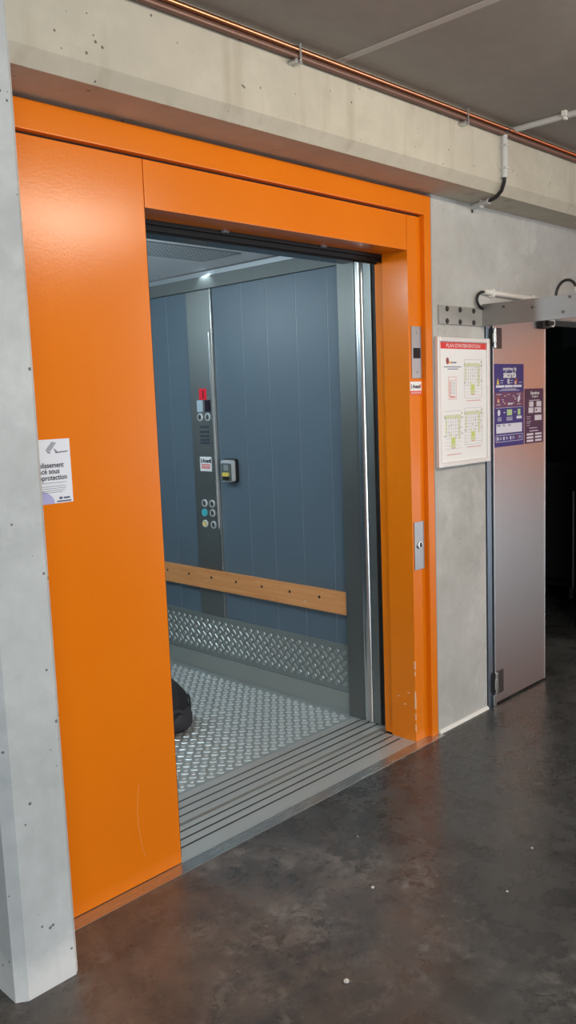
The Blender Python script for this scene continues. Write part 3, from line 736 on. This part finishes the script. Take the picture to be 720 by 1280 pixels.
# ------------------------------------------------------------------ bracket arm above the door
R = thing('bracket_arm', 'galvanised angle bracket bolted to the wall and reaching out above the steel door', 'bracket', (1.65, -.03, 1.81))
obj('wall_plate', MB().box(1.490, 1.838, -.030, -.0205, 1.810, 1.888, .001), steel('zinc_plate', (.46, .45, .43), .5, 'x', .55), R)
am = MB().box(1.826, 1.834, -1.05, -.028, 1.808, 1.906, .001); am.box(1.834, 1.875, -1.05, -.05, 1.899, 1.906, .001)
obj('arm', am, M['galv'], R)
for x in (1.548, 1.648, 1.757):
    for z in (1.874, 1.822): obj('bolt', MB().cyl((x, -.0295, z), (x, -.0365, z), .0085, 6, bev=.001).cyl((x, -.0295, z), (x, -.0315, z), .012, 18), M['darkbolt'], R)
for y, z in ((-.14, 1.885), (-.28, 1.868), (-.42, 1.836), (-.45, 1.895)): obj('bolt', MB().cyl((1.8265, y, z), (1.822, y, z), .006, 6), M['darkbolt'], R)
# conduit on the wall above it with its cable
W1 = thing('cable_tube', 'short pale tube with a looped black cable on the wall above the bracket', 'conduit', (2.1, -.03, 1.93))
obj('tube', MB().tube([(1.835, -.034, 1.962), (2.75, -.034, 1.948)], .0125, 16), M['pvcwhite'], W1)
obj('cable', MB().tube([(1.85, -.034, 1.961)] + [(1.835-.062*math.sin(a)*1.0, -.034-.004*math.sin(a), 1.924+.037*math.cos(a)) for a in [PI*k/16 for k in range(16)]], .0062, 10), M['rubber'], W1)
for x, z in ((2.26, 1.935), (1.895, 1.942)): obj('clip', MB().box(x, x+.012, -.05, -.02, z, z+.035, .002), M['pvcwhite'], W1)
W2 = thing('cable_loop', 'short black cable looping up from the bracket arm into a white plug', 'cable', (1.85, -.42, 1.90))
obj('cable', MB().tube([(1.845, -.375+(-.0)*k, 1.895) for k in range(1)] + [(1.845, -.427+.048*math.cos(a), 1.905+.062*math.sin(a)) for a in [PI*k/18 for k in range(0, 17)]], .0062, 10), M['rubber'], W2)
obj('plug', MB().cyl((1.845, -.474, 1.935), (1.845, -.478, 1.900), .0105, 14, bev=.002), M['pvcwhite'], W2)

# ------------------------------------------------------------------ ceiling conduit with the drop over the beam
E_ = thing('ceiling_conduit', 'grey plastic conduit crossing the ceiling and dropping over the beam', 'conduit', (1.70, -.24, 2.32))
obj('ceiling_tube', MB().tube([(1.752, -.222, 2.594), (1.740, -1.6, 2.594)], .0125, 14), M['pvc'], E_)
obj('beam_tube', MB().tube([(1.678, -.2335, 2.560), (1.678, -.2335, 2.392)], .0135, 14).box(1.668, 1.676, -.225, -.216, 2.392, 2.56), M['pvc'], E_)
obj('soffit_tube', MB().tube([(1.716, -.138, 2.322), (1.762, .012-.032, 2.322)], .0115, 14), M['pvc'], E_)
obj('cable', MB().tube([(1.752, -.215, 2.594), (1.735, -.232, 2.592), (1.70, -.240, 2.585), (1.682, -.238, 2.574), (1.678, -.2335, 2.555)], .0075, 10), M['rubber'], E_)
obj('cable', MB().tube([(1.678, -.2335, 2.40), (1.679, -.232, 2.375), (1.686, -.215, 2.345), (1.700, -.180, 2.327), (1.717, -.138, 2.322)], .0078, 10), M['rubber'], E_)
obj('cable', MB().tube([(1.760, -.03, 2.322), (1.768, -.024, 2.320), (1.786, -.021, 2.300), (1.797, -.019, 2.285)], .0078, 10) if False else MB().tube([(1.758, -.03, 2.322), (1.764, -.018, 2.316), (1.769, -.016, 2.300)], .0078, 10), M['rubber'], E_)
cl = MB()
cl.box(1.735, 1.755, -.475, -.462, 2.577, 2.612, .003); cl.box(1.728, 1.74, -.478, -.458, 2.59, 2.612, .002)
obj('clip', cl, M['pvcwhite'], E_)
obj('clip', MB().box(1.727, 1.746, -.094, -.082, 2.306, 2.337, .003), M['pvcwhite'], E_)
for z in (2.425, 2.515): obj('clip', MB().box(1.662, 1.694, -.249, -.216, z, z+.008, .002), M['pvc'], E_)

# ------------------------------------------------------------------ copper pipes along the beam
CP = tag(obj('copper_pipe', MB().tube([(-.6, -.2385, 2.5865), (9, -.2385, 2.5865)], .0085, 14), M['copper']), 'shiny copper pipe along the beam, upper of the two just below the ceiling', 'pipe', 'pipes along the beam')
CP2 = tag(obj('copper_pipe', MB().tube([(-.6, -.2345, 2.5665), (9, -.2345, 2.5665)], .0095, 14), M['copperdull']), 'dull brown pipe along the beam, lower of the two just below the ceiling', 'pipe', 'pipes along the beam')
for i, x in enumerate((.443, 1.386)):
    t = thing('pipe_clip', 'zinc clip holding both copper pipes on the beam ' + ('above the lift opening' if i == 0 else 'near the conduit drop'), 'pipe clip', (x, -.24, 2.55), 'clips on the copper pipes')
    obj('band', MB().box(x-.004, x+.004, -.2495, -.2445, 2.553, 2.603, .001).box(x-.004, x+.004, -.249, -.216, 2.598, 2.603, .001).box(x-.004, x+.004, -.249, -.216, 2.5525, 2.5555, .001), M['clip'], t)
    obj('screw', MB().cyl((x-.020, -.217, 2.548), (x-.020, -.250, 2.548), .0075, 10, bev=.001).cyl((x-.002, -.217, 2.545), (x-.002, -.252, 2.545), .0055, 8), M['clip'], t)

# ------------------------------------------------------------------ in the dark room
Q = thing('service_trolley', 'dark covered trolley with steel rod and casters in the unlit doorway', 'trolley', (4.4, .95, 0))
obj('cover', MB().box(4.12, 4.72, .60, 1.35, .13, 1.0, .04, 4), simple('black_cover', (.012, .013, .018), .6), Q)
obj('base_frame', MB().box(4.09, 4.75, .57, 1.38, .10, .13, .006), M['black'], Q)
obj('rod', MB().tube([(4.08, .632, .10), (4.08, .632, .80)], .009, 12), M['clip'], Q)
for x, y in ((4.09, .64), (4.09, 1.3), (4.7, .64), (4.7, 1.3)):
    c = obj('caster', MB().cyl((x-.016, y, .032), (x+.016, y, .032), .032, 20, bev=.004), M['rubber'], Q)
    obj('fork', MB().box(x-.022, x-.018, y-.016, y+.016, .03, .10, .001).box(x+.018, x+.022, y-.016, y+.016, .03, .10, .001).cyl((x-.026, y, .032), (x+.026, y, .032), .007, 10), M['bright'], Q)

# bits of grit on the floor
def grit(x, y, s, seed, label):
    r = random.Random(seed); bm = bmesh.new(); bmesh.ops.create_icosphere(bm, subdivisions=2, radius=s)
    for v in bm.verts: v.co *= r.uniform(.75, 1.2); v.co.z *= .6
    zmin = min(v.co.z for v in bm.verts)
    mb = MB().addbm(bm, Matrix.Translation((x, y, -zmin)))
    return tag(obj('grit', mb, M['stone'], smooth=15), label, 'debris', 'bits of pale grit on the floor')
GR = [(433, 1228, .0075, 'largest pale bit of grit low on the dark floor below the lift sill'), (466, 1110, .0055, 'pale bit of grit on the floor in front of the orange jamb'),
      (665, 1061, .0045, 'pale speck on the floor below the steel door'), (634, 1115, .004, 'pale speck on the open floor right of the orange reflection'), (447, 1046, .0035, 'tiny pale speck on the floor nearest the sill end')]

# ------------------------------------------------------------------ camera
r_ = Vector((0.6987, -0.7145, -0.0373)); u_ = Vector((0.118, 0.0636, 0.991)); f_ = Vector((0.7056, 0.6968, -0.1288))
CAM = Vector((-1.6264, -2.1614, 1.5094)); FPX = 1072.71
cd_ = bpy.data.cameras.new('camera'); cam = bpy.data.objects.new('camera', cd_); COL.objects.link(cam)
cam.matrix_world = Matrix(((r_.x, u_.x, -f_.x, CAM.x), (r_.y, u_.y, -f_.y, CAM.y), (r_.z, u_.z, -f_.z, CAM.z), (0, 0, 0, 1)))
cd_.sensor_fit = 'VERTICAL'; cd_.sensor_height = 36; cd_.lens = 36*FPX/1280; cd_.clip_start = .02
SC.camera = cam
for i, (px, py_, s, lb) in enumerate(GR):      # grit lies where its ray meets the floor
    d = f_ + r_*((px-360)/FPX) - u_*((py_-640)/FPX); t = -CAM.z/d.z
    grit(CAM.x+d.x*t, CAM.y+d.y*t, s, 20+i, lb)

# ------------------------------------------------------------------ light
wd = bpy.data.worlds.new('world'); SC.world = wd; wd.use_nodes = True
bg = wd.node_tree.nodes['Background']; bg.inputs['Color'].default_value = (.80, .90, 1.0, 1); bg.inputs['Strength'].default_value = 2.4
def area(name, loc, target, sx, sy, power, col):
    l = bpy.data.lights.new(name, 'AREA'); l.shape = 'RECTANGLE'; l.size = sx; l.size_y = sy; l.energy = power; l.color = col
    o = bpy.data.objects.new(name, l); COL.objects.link(o); o.location = loc
    o.rotation_euler = (Vector(target)-Vector(loc)).to_track_quat('-Z', 'Y').to_euler(); return o
area('ceiling_lamp', (.85, -1.9, 2.5), (.85, -1.2, 1.2), 1.0, .12, 22, (1.0, .88, .72))
area('ceiling_lamp', (-1.6, -2.9, 2.5), (-1.2, -2.0, 1.2), 1.3, .14, 14, (1.0, .88, .72))
area('ceiling_lamp', (4.75, -2.2, 2.5), (5.4, -2.2, 0), .14, 1.3, 75, (1.0, .88, .72))  # set here to light the orange partition for its reflection
def point_light(loc, power, r, col):
    l = bpy.data.lights.new('point_glow', 'POINT'); l.energy = power; l.color = col; l.shadow_soft_size = r
    o = bpy.data.objects.new('point_glow', l); COL.objects.link(o); o.location = loc
point_light((.85, -1.85, 2.42), 9, .08, (1.0, .88, .72)); point_light((3.4, -3.8, 2.3), 36, .2, (1.0, .93, .82)); point_light((-2.6, -4.4, 2.2), 22, .25, (1.0, .95, .87))  # first widens the ceiling lamp's glow; the other two are added fill
area('daylight_fill', (9.5, -7.0, .9), (0, 0, .5), 6.0, 1.5, 130, (.80, .90, 1.0))  # added area light standing in for daylight from the right
area('daylight_fill', (-3.4, -5.6, .6), (-.1, 0, .2), 3.0, 1.0, 85, (.80, .90, 1.0))  # added low fill in midair, brightens the foot of panel and pier
point_light((3.6, 2.4, 2.3), 2.6, .1, (.8, .95, 1.0))  # dim fill added so the trolley shows in the unlit store room
def spot(loc, target, power, ang, col, r=.02):
    l = bpy.data.lights.new('car_spot', 'SPOT'); l.energy = power; l.color = col; l.spot_size = math.radians(ang); l.spot_blend = .6; l.shadow_soft_size = r
    o = bpy.data.objects.new('car_spot', l); COL.objects.link(o); o.location = loc
    o.rotation_euler = (Vector(target)-Vector(loc)).to_track_quat('-Z', 'Y').to_euler()
for (dx, dy) in [(.05, .75), (.05, 2.1)]: point_light((dx, dy, 2.10), 19, .06, (.76, .93, 1.0))
for dy in (1.36, 1.97): spot((1.374, dy, 2.205), (1.36, dy, 0), 6, 110, (.74, .92, 1.0), .008)

SC.view_settings.view_transform = 'Standard'; SC.view_settings.look = 'None'; SC.view_settings.gamma = 1.0; SC.view_settings.use_curve_mapping = False
SC.view_settings.exposure = 0.2
